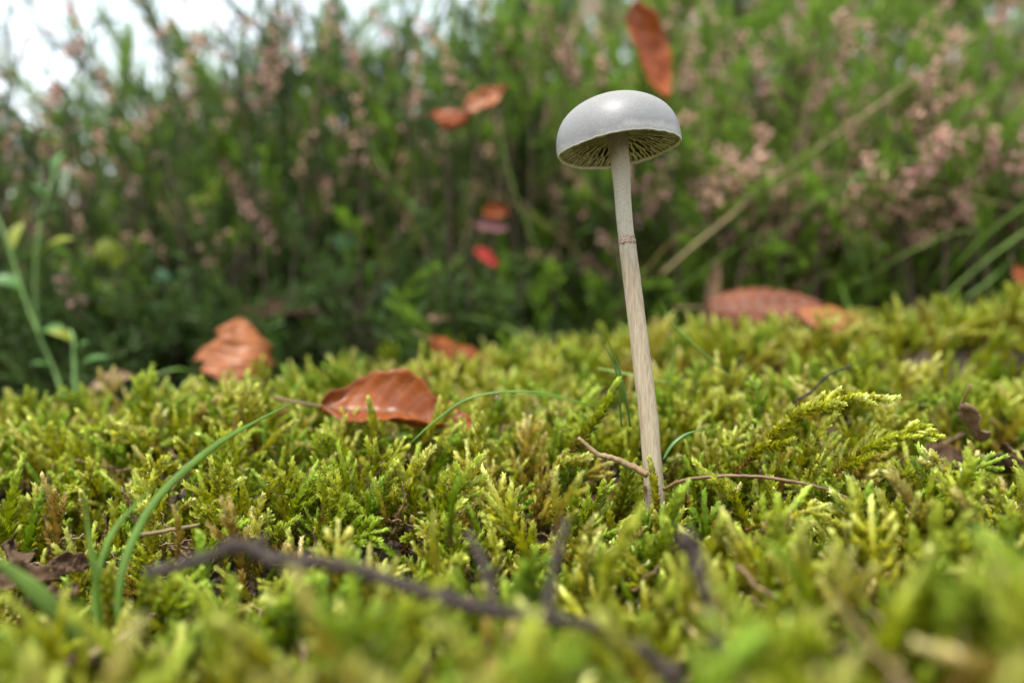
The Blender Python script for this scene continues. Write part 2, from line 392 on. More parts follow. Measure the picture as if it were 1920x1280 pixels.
for i in sorted(solo):
    x, y, z, q, sc, vi, kd = pts[i]
    o = link('moss_shoot', VAR[vi], None, (x, y, z), q, sc)
    near = min(MARKS, key=lambda m: math.hypot(m[1][0] - x, m[1][1] - y) / m[2])[0]
    kd = 'plump unbranched' if vi < len(PLUMP) else 'feathery branched' if kd == 'a' else 'long arching feathery'
    tag(o, '%s yellow-green moss shoot %s' % (kd, near), 'moss', '%s moss shoots %s' % (kd, near))

def hero(b, tip, me, label):
    co = np.empty(len(me.vertices) * 3, np.float32); me.vertices.foreach_get('co', co); co = co.reshape(-1, 3) / K; end = co[np.argmax(co @ np.array([.3, 0, 1]))]
    b = np.array(b); b[2] -= 1; d = Vector(np.array(tip) - b); loc = Vector(end)
    tag(link('moss_shoot', me, None, b, loc.rotation_difference(d), d.length / loc.length), label, 'moss')
for bs, tp, me, lab in [
    ((1232, 962, 156), (1220, 850, 155), PLUMP[0], 'green pointed moss shoot pressed against the front of the mushroom foot'),
    ((1210, 968, 156), (1203, 912, 155), PLUMP[5], 'small moss shoot hugging the mushroom foot on the side of the old brown stem'),
    ((1256, 968, 156), (1264, 915, 155), PLUMP[3], 'small moss shoot hugging the mushroom foot under the thin brown stem'),
    ((1228, 1050, 152), (1222, 940, 152), FEATH[0], 'bushy moss shoot standing just before the mushroom foot'),
    ((1206, 1050, 150), (1204, 938, 149), FEATH[5], 'branched moss shoot before the mushroom foot and the old brown stem'),
    ((1252, 1050, 149), (1246, 938, 148), FEATH[6], 'branched moss shoot before the mushroom foot and the thin brown stem'),
    ((1385, 870, 168), (1690, 738, 160), FROND[0], 'large feather-shaped moss frond leaning right above the thin brown stem'),
    ((1560, 880, 160), (1775, 818, 158), FROND[1], 'pale feathery moss frond reaching toward the dark hollow'),
    ((1075, 830, 164), (1166, 704, 163), PLUMP[2], 'golden moss shoot with red stem leaning toward the mushroom stem'),
    ((330, 1045, 137), (328, 944, 137), PLUMP[3], 'single pale blunt moss shoot upright beside the lying tan straw'),
    ((845, 1010, 132), (862, 880, 130), PLUMP[4], 'tall blurred moss shoot bending right before the bare soil'),
    ((830, 1100, 112), (818, 955, 112), PLUMP[5], 'broad blurred upright moss shoot behind the knotty twig'),
    ((1040, 985, 134), (1095, 880, 132), FEATH[1], 'pale golden feathery moss shoot above the twig tip'),
    ((775, 845, 190), (830, 742, 188), PLUMP[6], 'slender moss shoot standing before the right half of the copper-brown leaf'),
    ((700, 850, 190), (693, 738, 189), PLUMP[7], 'slender moss shoot standing before the left half of the copper-brown leaf'),
    ((605, 965, 148), (600, 880, 148), PLUMP[8], 'pale pointed moss shoot beside the brown gap in the moss'),
    ((725, 965, 148), (704, 892, 148), PLUMP[1], 'small pale moss shoot leaning left over the brown gap'),
    ((1405, 980, 140), (1560, 962, 136), FEATH[3], 'tan feathery moss shoot lying below the thin brown stem')]:
    hero(P(*bs), P(*tp), me, lab)

def stuff_instances(name, label, cat, items, meshes):
    """one object that strews meshes over points: items = (x, y, z, euler, scale, index)"""
    src = bpy.data.collections.new(name + '_sources')
    for i, me in enumerate(meshes): src.objects.link(bpy.data.objects.new('%s_%02d' % (name, i), me))
    me = bpy.data.meshes.new(name); me.from_pydata([tuple(c * K for c in it[:3]) for it in items], [], [])
    a = me.attributes.new('rot', 'FLOAT_VECTOR', 'POINT'); a.data.foreach_set('vector', np.array([tuple(it[3]) for it in items], np.float32).ravel())
    a = me.attributes.new('sc', 'FLOAT', 'POINT'); a.data.foreach_set('value', np.array([it[4] for it in items], np.float32))
    a = me.attributes.new('vi', 'INT', 'POINT'); a.data.foreach_set('value', np.array([it[5] for it in items], np.int32))
    o = link(name, me, kind='stuff'); tag(o, label, cat)
    g = bpy.data.node_groups.new(name, 'GeometryNodeTree')
    g.interface.new_socket('Geometry', in_out='INPUT', socket_type='NodeSocketGeometry'); g.interface.new_socket('Geometry', in_out='OUTPUT', socket_type='NodeSocketGeometry')
    N = g.nodes.new; gi, go = N('NodeGroupInput'), N('NodeGroupOutput')
    ci = N('GeometryNodeCollectionInfo'); ci.inputs['Collection'].default_value = src
    ci.inputs['Separate Children'].default_value = True; ci.inputs['Reset Children'].default_value = True
    ip = N('GeometryNodeInstanceOnPoints'); ip.inputs['Pick Instance'].default_value = True
    def na(t, nm): k = N('GeometryNodeInputNamedAttribute'); k.data_type = t; k.inputs[0].default_value = nm; return k.outputs[0]
    er = N('FunctionNodeEulerToRotation')
    L = g.links.new
    L(gi.outputs[0], ip.inputs['Points']); L(ci.outputs[0], ip.inputs['Instance']); L(na('INT', 'vi'), ip.inputs['Instance Index'])
    L(na('FLOAT_VECTOR', 'rot'), er.inputs[0]); L(er.outputs[0], ip.inputs['Rotation']); L(na('FLOAT', 'sc'), ip.inputs['Scale']); L(ip.outputs[0], go.inputs[0])
    o.modifiers.new('strew', 'NODES').node_group = g
    return o
stuff_instances('moss_carpet', 'thick yellow-green moss carpet covering the ground round the mushroom', 'moss',
    [(p[0], p[1], p[2], p[3].to_euler(), p[4], p[5]) for i, p in enumerate(pts) if i not in solo], VAR)

# ------------------------------------------------------------------ the mushroom
random.seed(3)
base = np.array([mush[0], mush[1], float(ground_z(mush[0], mush[1])) - 2])
mu = thing('mushroom', 'slender mushroom with pale grey domed cap on a tall tan stem', 'mushroom', base)
cl = [(1160, 281), (1164, 319), (1171, 412), (1176, 456), (1185, 527), (1201, 659), (1216.5, 790), (1225, 899), (1228, 940)]
sp_ = [P(x, y, 160 + (940 - y) / FPX * 160 * math.tan(math.radians(2.7))) for x, y in cl][::-1]
ax = Vector((-math.sin(math.radians(6.6)), math.sin(math.radians(2.9)), 1)).normalized()
rimc = np.array(sp_[-1]); axn = np.array(ax)
sp_ = [np.array([sp_[0][0] + .6, sp_[0][1], base[2]])] + sp_ + [rimc + axn * 3.5, rimc + axn * 8]
path = spline(sp_, 90) - base; h = (path[:, 2] - path[0, 2])
tt = h / h[-1]; ringh = float(P(1175, 452, 163)[2] - base[2])
rad = np.interp(h, [0, 12, 45, ringh - 1.5, ringh, ringh + .3, 72, 78, 90], [2.1, 1.98, 1.85, 1.72, 1.74, 1.62, 1.62, 1.66, 2.2])
tring = ringh / h[-1]
mb = MB(); tube(mb, path, rad, 40, 0, wob=.012, t=tt + (.63 - tring))
link('stem', mb.mesh('stem', ['stem']), mu)
# ragged ring zone: a torn collar whose fringe stands a little off the stem
i0 = int(np.argmin(abs(h - ringh))); T, A, B = frames(path); mb = MB(); n = 60
vs_ = []
for j in range(n):
    an = j / n * 2 * math.pi; o_ = math.sin(an) * A[i0] + math.cos(an) * B[i0]
    low = .5 + 1.0 * abs(mnoise.noise((j * .9, 1, 2))) + (.5 if j % 7 == 0 else 0)
    for dz, r in ((1.3, 1.56), (.5, 1.70), (-.25 * low, 1.80 + .09 * mnoise.noise((j * .7, 5, 1))), (-low * .7, 1.82 + .08 * mnoise.noise((j * 1.3, 7, 1))), (-low * .55, 1.72), (.4, 1.66)):
        vs_.append(path[i0] + T[i0] * dz + o_ * r)
mb.add(vs_, [(j * 6 + k, ((j + 1) % n) * 6 + k, ((j + 1) % n) * 6 + k + 1, j * 6 + k + 1) for j in range(n) for k in range(5)])
link('ring', mb.mesh('ring', ['ring']), mu)
R, H = 12.75, 10.9
rotq = ax.to_track_quat('Z', 'Y')
PR = np.array([(1.0, 0), (1.004, .10), (.988, .27), (.94, .45), (.86, .61), (.74, .75), (.58, .87), (.40, .95), (.2, .99), (0.0, 1.0)])
def cap_z(r):  # outer dome height at radius r
    return np.interp(r / R, PR[::-1, 0], PR[::-1, 1]) * H
outer = spline([(r * R, z * H, 0) for r, z in PR], 44)[:, :2]; outer[-1, 0] = 0.02
inner = [(R - .32, -.02), (R - .42, .25), (R - .75, 1.1), (R - 1.2, 2.2), (R * .82, 4.1), (R * .65, 5.8), (R * .4, 7.0), (R * .15, 7.5), (.02, 7.6)]
prof = [(r, z) for r, z in inner[::-1]] + [(R - .12, -.32)] + [tuple(p) for p in outer]
nr = 112; vv = []
for r, z in prof:
    for j in range(nr):
        an = j / nr * 2 * math.pi
        w = 1 + .016 * math.sin(2 * an + .6) + .008 * math.sin(5 * an) + .012 * mnoise.noise((math.cos(an) * 2, math.sin(an) * 2, z * .12))
        e = max(0, 1 - max(z, 0) / 2.0)
        vv.append((r * w * math.cos(an), r * w * math.sin(an), z + e * (.18 * math.sin(3 * an) + .16 * mnoise.noise((math.cos(an) * 9, math.sin(an) * 9, 0))) * (r / R)))
ff, mi = [], []
for i in range(len(prof) - 1):
    for j in range(nr):
        ff.append((i * nr + j, i * nr + (j + 1) % nr, (i + 1) * nr + (j + 1) % nr, (i + 1) * nr + j)); mi.append(1 if i < len(inner) - 2 else 2 if i < len(inner) + 1 else 0)
cap = link('cap', MB().add(vv, ff, mi).mesh('cap', ['cap', 'cap_flesh', 'cap_rim']), mu, rimc - base, rotq)
def gill_mesh(r0, seed):
    random.seed(seed); n = 11; rs = np.linspace(r0, R - .45, n); ph, am = U(0, 6.28), U(.15, .55)
    edge = 2.9 * (1 - (rs / R) ** 1.7) + .10; edge[0] += .9 if r0 > 4 else .2
    top = np.interp(rs, [p[0] for p in inner[::-1]], [p[1] for p in inner[::-1]]) + .12; edge = np.minimum(edge, top - .2)
    wig = am * np.sin(rs * U(.7, 1.1) + ph) * np.clip((R - rs) / 3, 0, 1) + .10 * np.sin(rs * 3 + ph)
    v = []
    for r, e, tp, w in zip(rs, edge, top, wig): v += [(r, w - .11, e), (r, w + .11, e), (r, w * .6 + .07, tp), (r, w * .6 - .07, tp)]
    f, m = [], []
    for i in range(n - 1):
        a = i * 4; b = a + 4
        f += [(a, b, b + 1, a + 1), (a + 1, b + 1, b + 2, a + 2), (a + 3, b + 3, b, a)]; m += [1, 0, 0]
    f.append((0, 1, 2, 3)); m.append(0)
    return MB().add(v, f, m).mesh('gill', ['gill_face', 'gill_edge'], smooth=False)
G1 = [gill_mesh(1.7, 40 + i) for i in range(8)]; G2 = [gill_mesh(5.5 + .3 * i, 60 + i) for i in range(6)]; G3 = [gill_mesh(9.0 + .2 * i, 80 + i) for i in range(4)]
random.seed(9); NG = 38
for i in range(NG):
    st = 2 * math.pi / NG
    link('gill', random.choice(G1), cap, None, (0, 0, i * st + U(-.02, .02)))
    link('gill', random.choice(G2), cap, None, (0, 0, (i + .5) * st + U(-.02, .02)))
    for q in (.25, .75): link('gill', random.choice(G3), cap, None, (0, 0, (i + q) * st + U(-.012, .012)))

# ------------------------------------------------------------------ broad leaves
def leaf_blade(L, W, curl=0, bend=0, rib=.35, wave=1.0, notch=0, seed=0, nu=40, nv=14):
    """curl: edges roll up round the midrib (rad), bend: tip rolls up along the midrib (rad)"""
    v, U_, V_ = [], [], []
    for i in range(nu + 1):
        u = i / nu; w = W / 2 * (math.sin(math.pi * min(1, u ** .82)) ** .72 if 0 < u < 1 else 0.02)
        w *= 1 + .09 * mnoise.noise((u * 9, seed, 3)) + .05 * mnoise.noise((u * 23, seed, 6)) + .03 * math.sin(u * 50)
        th = bend * (u - .5); rr = L / bend if abs(bend) > 1e-4 else 0
        cx, cz = (rr * math.sin(th), rr * (1 - math.cos(th))) if rr else (L * (u - .5), 0)
        for j in range(nv + 1):
            s = j / nv * 2 - 1; c = curl * s; ww = w
            if notch: ww = w * (1 - notch * max(0, mnoise.noise((u * 5, seed + (9 if s > 0 else 0), 8))))
            y = ww * (math.sin(c) / curl if curl else s); z = ww * ((1 - math.cos(c)) / curl if curl else 0)
            z += rib * abs(math.sin(25.15 * (u - .16 * abs(s)))) * min(1, 4 * abs(s)) * (1 - abs(s) * .3)
            z += wave * mnoise.noise((u * 3.2, s * 1.3, seed)) * (0.3 + abs(s)) + .35 * wave * mnoise.noise((u * 9, s * 4, seed + 5))
            v.append((cx - math.sin(th) * z, y, cz + math.cos(th) * z)); U_.append(u); V_.append(s)
    f = [(i * (nv + 1) + j, (i + 1) * (nv + 1) + j, (i + 1) * (nv + 1) + j + 1, i * (nv + 1) + j + 1) for i in range(nu) for j in range(nv)]
    return np.array(v), f, U_, V_
def fallen_leaf(label, at, L, W, rot, mat, vein='brown', stalk=.3, group=None, name='fallen_leaf', **kw):
    o = thing(name, label, 'leaf', at, group, rot)
    v, f, u, s = leaf_blade(L, W, **kw); n = 15
    bl = link('blade', MB().add(v, f, 0, u=u, across=s).mesh('leaf_blade', [mat]), o)
    md = bl.modifiers.new('thickness', 'SOLIDIFY'); md.thickness = .22 * K; md.offset = 0
    mid = v.reshape(-1, n, 3)[:, 7]; 
    t0 = mid[0] - mid[1]; t0 /= np.linalg.norm(t0)
    p = np.vstack([mid[0] + t0 * L * stalk + (0, 0, L * .03 * stalk), mid[0] + t0 * L * stalk * .5, mid]) if stalk else mid
    mb = MB(); q = spline(p, 30); tube(mb, q, np.linspace(.5, .12, 30) * min(1, L / 34), 6); link('midrib', mb.mesh('midrib', [vein]), o)
    return o
rd = math.radians
fallen_leaf('copper-brown folded beech leaf half sunk in the moss beside the grass arc', P(752, 776, 204), 40, 23, (rd(42), rd(9), rd(8)), 'leaf_copper', curl=1.25, bend=-.3, rib=.9, wave=2.6, notch=.6, seed=9)
fallen_leaf('orange curled leaf standing on edge in front of the dark heather foot', P(441, 652, 280), 27, 31, (rd(6), rd(-58), rd(96)), 'leaf_orange', curl=-.85, bend=-.5, rib=.8, wave=3.0, notch=.8, seed=6, stalk=.1)
fallen_leaf('dark red-brown crumpled leaf at the back edge of the moss', P(856, 658, 296), 24, 18, (rd(52), rd(20), rd(30)), 'leaf_copper', curl=-1.0, bend=.4, wave=2.4, seed=8)
fallen_leaf('curled dark brown leaf with deep ribs lying behind the moss', P(1437, 572, 318), 46, 32, (rd(58), rd(0), rd(-4)), 'leaf_brown', 'brown', curl=-1.1, bend=-.25, rib=2.0, wave=1.0, seed=11)
fallen_leaf('flat light orange leaf tip beside the curled ribbed leaf', P(1565, 592, 312), 28, 17, (rd(40), rd(4), rd(4)), 'leaf_orange', curl=-.4, bend=-.3, rib=.3, wave=1.2, seed=14, stalk=0)
fallen_leaf('long rust-orange leaf hanging upright in the heather above the cap', P(1214, 98, 342), 43, 21, (rd(78), rd(70), rd(14)), 'leaf_rust', curl=.6, bend=.5, wave=2.6, notch=.15, seed=17)
fallen_leaf('small orange leaf caught in the heather with pink seed heads', P(912, 190, 345), 22, 14, (rd(60), rd(-32), rd(5)), 'leaf_orange', curl=.9, bend=.7, wave=2.4, notch=.25, seed=20)
fallen_leaf('bright red-orange leaf caught under the small orange leaf', P(848, 218, 346), 19, 11, (rd(65), rd(-8), rd(10)), 'leaf_rust', curl=-.9, bend=.6, wave=2.4, notch=.3, seed=23)
fallen_leaf('rust-orange leaf held above the mauve leaf low in the heather', P(930, 399, 362), 12, 10, (rd(70), rd(4), 0), 'leaf_rust', curl=1.2, wave=2.2, notch=.6, seed=26, stalk=0)
fallen_leaf('dull mauve-pink leaf low in the heather', P(922, 428, 360), 16, 10, (rd(60), rd(6), rd(5)), 'leaf_mauve', curl=1.2, bend=.6, wave=2.4, notch=.6, seed=29)
fallen_leaf('small bright red leaf low in the heather', P(911, 484, 358), 13, 8, (rd(65), rd(38), 0), 'leaf_red', curl=1.3, wave=2.2, notch=.6, seed=32, stalk=.1)
fallen_leaf('orange-brown leaf upright at the edge of the moss rise', P(1916, 532, 335), 16, 12, (rd(66), rd(65), 0), 'leaf_rust', curl=.6, seed=35)
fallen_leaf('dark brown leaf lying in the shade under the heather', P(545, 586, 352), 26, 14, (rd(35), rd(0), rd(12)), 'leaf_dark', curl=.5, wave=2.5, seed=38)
fallen_leaf('withered pale tan leaf strip standing beside the curled ribbed leaf', P(1337, 552, 340), 30, 9, (rd(80), rd(-84), 0), 'leaf_tan', curl=1.4, bend=.4, wave=2, seed=41, stalk=.1)
fallen_leaf('small pale pink-tan leaf above the crumpled red-brown leaf', P(822, 598, 340), 9, 6, (rd(35), 0, 0), 'leaf_tan', curl=.5, seed=44, stalk=.1)
fallen_leaf('dull brown leaf lying between moss and bilberry stems', P(212, 715, 275), 14, 8, (rd(45), rd(-15), rd(10)), 'leaf_tan', curl=.7, seed=47)
fallen_leaf('withered beige leaf curled over the dark hollow', P(1815, 800, 186), 17, 9, (rd(40), rd(35), rd(40)), 'leaf_tan', curl=1.0, bend=.8, wave=2, seed=50)
for i, (px, py, d, L, rz_, rx_) in enumerate([(50, 1090, 136, 16, .3, 30), (110, 1120, 132, 12, 1.4, 20), (20, 1045, 142, 14, 2.2, 40), (130, 1060, 139, 10, .8, 50), (75, 1135, 131, 11, 2.9, 15), (190, 1240, 108, 12, .5, 25)]):
    L *= .7; fallen_leaf('brown decayed leaf scrap in the bare hollow beside the grass tuft', P(px, py, d), L, L * .6, (rd(rx_), rd(U(-20, 20)), rz_), 'litter', curl=.8, bend=.5, wave=1.8, seed=60 + i, stalk=.1, name='leaf_scrap', group='leaf scraps by the grass tuft')
for i, (px, py, d, L, rz_) in enumerate([(1790, 868, 187, 15, .2), (1860, 880, 185, 18, 2.7), (1750, 850, 196, 10, 1.2), (1900, 860, 192, 14, .9)]):
    fallen_leaf('brown decayed leaf scrap in the dark hollow under the beige leaf', P(px, py, d), L, L * .55, (rd(25), rd(U(-20, 20)), rz_), 'litter', curl=.8, bend=.4, wave=1.8, seed=80 + i, stalk=.1, name='leaf_scrap', group='leaf scraps in the dark hollow')

# ------------------------------------------------------------------ grasses, needles, drop
def plant(name, label, cat, parts, group=None, at=None):
    """parts: (part name, builder(mb), material)"""
    o = None
    for pn, fn, mat in parts:
        mb = MB(); fn(mb); v = np.concatenate(mb.v)
        if o is None: b0 = np.array(at) if at is not None else mb.v[0][0]; o = thing(name, label, cat, b0, group)
        mb.v = [x - b0 for x in mb.v]; link(pn, mb.mesh(pn, [mat]), o)
    return o
def bl(pts, w, hint=(0, -.6, .8), **kw): return lambda mb: blade(mb, pts, w, hint=hint, **kw)
plant('grass_tuft', 'grass tuft with one long green blade arching over the moss', 'grass', [
    ('blade', bl([P(218, 1180, 118), P(232, 1060, 122), P(290, 940, 130), P(390, 845, 138), P(480, 790, 145), P(575, 742, 152)], 1.35, (.5, -.8, .2)), 'grass'),
    ('blade', bl([P(188, 1195, 116), P(178, 1110, 119), P(205, 1010, 123), P(250, 950, 128), P(300, 903, 133)], 1.0, (.5, -.8, .2)), 'grass'),
    ('blade', bl([P(192, 1200, 116), P(180, 1090, 116), P(168, 1010, 117), P(155, 905, 119)], .9, (.3, -.9, .2)), 'grass'),
    ('blade', bl([P(172, 1210, 114), P(110, 1150, 110), P(40, 1085, 106), P(-60, 1010, 101)], 2.7, (.5, -.6, .6)), 'grass_pale'),
    ('blade', bl([P(160, 1225, 113), P(100, 1200, 109), P(30, 1190, 105), P(-60, 1200, 101)], 1.9, (0, -.6, .8)), 'grass'),
    ('blade', bl([P(110, 1255, 106), P(190, 1215, 108), P(290, 1150, 112)], 1.3, (0, -.6, .8)), 'straw')], at=P(180, 1215, 115))
gb = plant('grass_plant', 'thin green grass blade arching over the moss with a water drop', 'grass', [
    ('blade', bl([P(770, 830, 172), P(820, 785, 173), P(885, 744, 174), P(980, 733, 175), P(1060, 745, 176), P(1120, 765, 178)], .75), 'grass')])
plant('grass_plant', 'second thin grass blade running close under the dropped arch', 'grass', [
    ('blade', bl([P(1180, 775, 181), P(1080, 753, 177), P(1000, 739, 176), P(915, 747, 176)], .55), 'grass')])
drop = MB(); nn = 14; vv = []
for i in range(nn + 1):
    a = math.pi * i / nn
    for j in range(18):
        b = j / 18 * 2 * math.pi; r = .62 * math.sin(a) * (1 - .12 * math.cos(a)) + 1e-3; vv.append((r * math.cos(b), r * math.sin(b), .62 * math.cos(a) * (1.12 if a < 1.5 else .98)))
drop.add(vv, [(i * 18 + j, (i + 1) * 18 + j, (i + 1) * 18 + (j + 1) % 18, i * 18 + (j + 1) % 18) for i in range(nn) for j in range(18)])
tag(link('water_drop', drop.mesh('water_drop', ['water']), None, P(934, 745, 174.6)), 'clear water drop hanging under the thin grass arch', 'drop')
plant('pine_needle_pair', 'pair of dark green needles standing in moss left of the stem', 'needle', [
    ('needle', bl([P(1165, 800, 171), P(1160, 720, 170), P(1150, 680, 170), P(1128, 640, 170)], .55, (0, -1, 0)), 'grass_dark'),
    ('needle', bl([P(1182, 800, 171), P(1172, 740, 170), P(1160, 690, 170), P(1136, 628, 170)], .6, (0, -1, 0)), 'grass_dark')])
for lab, pp, w, m in [
    ('thin straight grass blade slanting across the moss right of the stem', [P(1375, 712, 200), P(1330, 670, 203), P(1268, 612, 208), P(1235, 560, 213)], .6, 'grass'),
    ('short fine grass blade with a glint upright right of the stem', [P(1252, 720, 196), P(1262, 680, 197), P(1268, 620, 198)], .5, 'grass'),
    ('pale grass blade lying in the moss behind the stem', [P(1120, 690, 205), P(1200, 705, 203), P(1275, 722, 200)], .8, 'grass_pale'),
    ('dark green sprout bending up beside the foot of the stem', [P(1243, 862, 158), P(1262, 832, 158), P(1290, 812, 159), P(1322, 806, 160)], .8, 'grass_dark'),
    ('soft green grass blade curving up before the orange leaf', [P(240, 735, 272), P(300, 700, 276), P(345, 692, 280), P(388, 712, 285)], 1.6, 'grass'),
    ('soft green grass blade lying across the moss edge below the heather', [P(1000, 640, 350), P(930, 605, 355), P(850, 588, 360)], 1.8, 'grass_pale'),
    ('bluish green grass blade leaning left among the heather foot', [P(1470, 600, 370), P(1560, 505, 375), P(1610, 600, 380)], 1.6, 'grass'),
    ('green grass blade arching before the ribbed leaf toward the heather', [P(1600, 600, 350), P(1585, 560, 352), P(1566, 510, 355)], 1.9, 'grass'),
    ('long green grass blade leaning over the moss rise', [P(1860, 510, 380), P(1825, 455, 385), P(1785, 410, 390)], 1.8, 'grass'),
    ('short green grass blade at the top of the moss rise', [P(1810, 560, 350), P(1850, 530, 352), P(1900, 485, 356)], 1.5, 'grass'),
    ('straw-coloured grass blade slanting low behind the ribbed leaf', [P(1440, 560, 385), P(1560, 510, 390), P(1660, 460, 400)], 2.8, 'straw'),
    ('yellow-green grass blade in the heather below the red-orange leaf', [P(835, 400, 470), P(815, 340, 475), P(790, 285, 480)], 3.5, 'bil_yellow')]:
    plant('grass_plant', lab, 'grass', [('blade', bl(pp, w), m)])

# ------------------------------------------------------------------ twigs and stems
def knotty(pts, r0, r1, n=60, wob=.12, knots=0, sides=8):
    def fn(mb):
        p = spline(pts, n); p += RNG.standard_normal(p.shape) * r0 * .10
        r = np.linspace(r0, r1, n)
        for _ in range(knots): i = RNG.integers(2, n - 2); r[i] *= 1.5; r[i - 1] *= 1.25
        tube(mb, p, r, sides, wob=wob)
    return fn
plant('heather_twig', 'dark knotty fallen twig with two side shoots lying over the moss', 'twig', [
    ('stem', knotty([P(275, 1073, 97), P(360, 1055, 96), P(450, 1023, 95), P(510, 1047, 94), P(620, 1057, 93), P(700, 1077, 93), P(830, 1120, 91), P(930, 1145, 90), P(1030, 1157, 89), P(1130, 1180, 87), P(1230, 1240, 86), P(1290, 1295, 84)], .72, .62, 90, .16, 16), 'twig'),
    ('side_shoot', knotty([P(1025, 1157, 89), P(1032, 1105, 91), P(1042, 1050, 93), P(1062, 970, 96)], .55, .4, 30, .2, 6), 'twig'),
    ('side_shoot', knotty([P(930, 1145, 90), P(915, 1085, 93), P(895, 1030, 96), P(872, 995, 98)], .5, .35, 30, .2, 5), 'twig'),
    ('side_shoot', knotty([P(455, 1025, 95), P(480, 1027, 97), P(500, 1005, 98)], .8, .5, 14, .2, 2), 'twig')])
plant('heather_twig', 'short grey-purple twig leaning in the blurred front moss', 'twig', [
    ('stem', knotty([P(1285, 1000, 91), P(1303, 1045, 89), P(1318, 1095, 87), P(1335, 1155, 86), P(1350, 1225, 84)], .7, .6, 40, .18, 8), 'twig')])
plant('brown_stem', 'thin smooth brown stem arching over moss from the mushroom foot', 'stem', [
    ('stem', knotty([P(1244, 918, 156), P(1275, 902, 154), P(1340, 893, 151), P(1420, 893, 149), P(1490, 903, 147), P(1545, 916, 146), P(1600, 940, 145)], .36, .30, 50, .03), 'brown')])
plant('brown_stem', 'thin dark twig sticking up from moss behind the brown arching stem', 'stem', [
    ('stem', knotty([P(1490, 752, 192), P(1520, 735, 191), P(1550, 705, 190), P(1597, 685, 190)], .32, .25, 30, .15, 4), 'twig')])
plant('dead_moss_stem', 'old brown moss stem ending against the foot of the mushroom', 'stem', [
    ('stem', knotty([P(1085, 820, 160), P(1120, 850, 159), P(1160, 862, 158), P(1215, 890, 157)], .45, .7, 30, .15), 'moss_stem_dead')])
plant('straw_stem', 'short tan straw lying in the moss beside the long grass arch', 'stem', [
    ('stem', knotty([P(255, 1003, 142), P(300, 997, 143), P(375, 983, 146)], .42, .35, 20, .05), 'straw')])
plant('dead_grass_culm', 'long straw-brown grass culm slanting up through the pink heather', 'grass', [
    ('culm', knotty([P(1240, 515, 345), P(1300, 462, 347), P(1380, 396, 350), P(1440, 340, 353), P(1570, 253, 358), P(1700, 160, 364), P(1830, 65, 385)], .8, .9, 50, .05), 'straw')])
plant('dead_grass_culm', 'thin straw culm arching nearly level through the heather', 'grass', [
    ('culm', knotty([P(1455, 338, 354), P(1560, 330, 355), P(1680, 340, 356), P(1790, 362, 358), P(1940, 400, 360)], .7, .55, 50, .05), 'straw')])

for lab, pp in [('bare thin twig holding the small orange leaf in the heather', [P(880, 590, 366), P(885, 420, 366), P(892, 280, 365), P(915, 185, 364), P(935, 90, 362)]),
    ('bare thin twig holding the hanging rust-orange leaf', [P(1275, 560, 378), P(1258, 380, 377), P(1235, 200, 375), P(1216, 70, 374), P(1195, -30, 372)]),
    ('bare thin twig holding the red and mauve leaves', [P(935, 610, 362), P(918, 500, 361), P(924, 430, 362), P(934, 360, 364), P(950, 300, 366)])]:
    plant('bare_twig', lab, 'twig', [('stem', knotty(pp, .75, .4, 40, .1, 4, 6), 'wood')])
# ------------------------------------------------------------------ heather
HL = np.array([[0, 0, 0], [-.21, .45, .06], [0, 1, 0], [.21, .45, .06]])
def needles(mb, path, size, step, spread=.62, mi=0):
    L = np.linalg.norm(np.diff(path, axis=0), axis=1).sum(); n = max(4, int(L / step)); q = spline(path, n); t, a, b = frames(q)
    for i in range(n):
        for w in (0, math.pi):
            an = i * 1.57 + w + U(-.3, .3); out = math.cos(an) * a[i] + math.sin(an) * b[i]; sp = spread * U(.7, 1.3); k = size * U(.8, 1.2)
            y = t[i] * math.cos(sp) + out * math.sin(sp); z = out * math.cos(sp) - t[i] * math.sin(sp); x = np.cross(y, z); p = HL * k
            mb.add(q[i] + p[:, :1] * x + p[:, 1:2] * y + p[:, 2:] * z, [(0, 3, 2), (0, 2, 1)], mi)
def sprig_mesh(seed, dark):
    random.seed(seed); mb = MB(); L = U(60, 85)
    path = spline([(0, 0, 0), (U(-3, 3), U(-3, 3), L * .35), (U(-9, 9), U(-9, 9), L * .7), (U(-14, 14), U(-14, 14), L)], 12)
    tube(mb, path, np.linspace(.6, .3, 12), 4, 1)
    needles(mb, path[1:], 4.0, 1.35)
    for i in range(2, 11):
        an = U(0, 6.28); l = U(12, 26) * (1.1 - i / 16); o = np.array([math.cos(an), math.sin(an), 0])
        p = spline([path[i], path[i] + o * l * .35 + (0, 0, l * .4), path[i] + o * l * .55 + (0, 0, l * .9)], 6)
        tube(mb, p, np.linspace(.35, .2, 6), 3, 1, cap=False); needles(mb, p, 3.5, 1.35)
    return mb.mesh('sprig', ['heath_dark' if dark else 'heath', 'wood'])
def bell(mb, c, d, s, mi=0):
    d = np.array(d) / np.linalg.norm(d); q = Vector(d).to_track_quat('Z', 'Y').to_matrix(); M_ = np.array(q); v = []
    for z, r in ((0, .22), (.35, .62), (.8, .6), (1.15, .75)):
        for j in range(6): a = j / 6 * 6.283; v.append((r * s * math.cos(a), r * s * math.sin(a), z * s * 1.1))
    v = np.array(v) @ M_.T + c
    mb.add(v, [(i * 6 + j, i * 6 + (j + 1) % 6, i * 6 + 6 + (j + 1) % 6, i * 6 + 6 + j) for i in range(3) for j in range(6)] + [tuple(range(5, -1, -1))], mi)
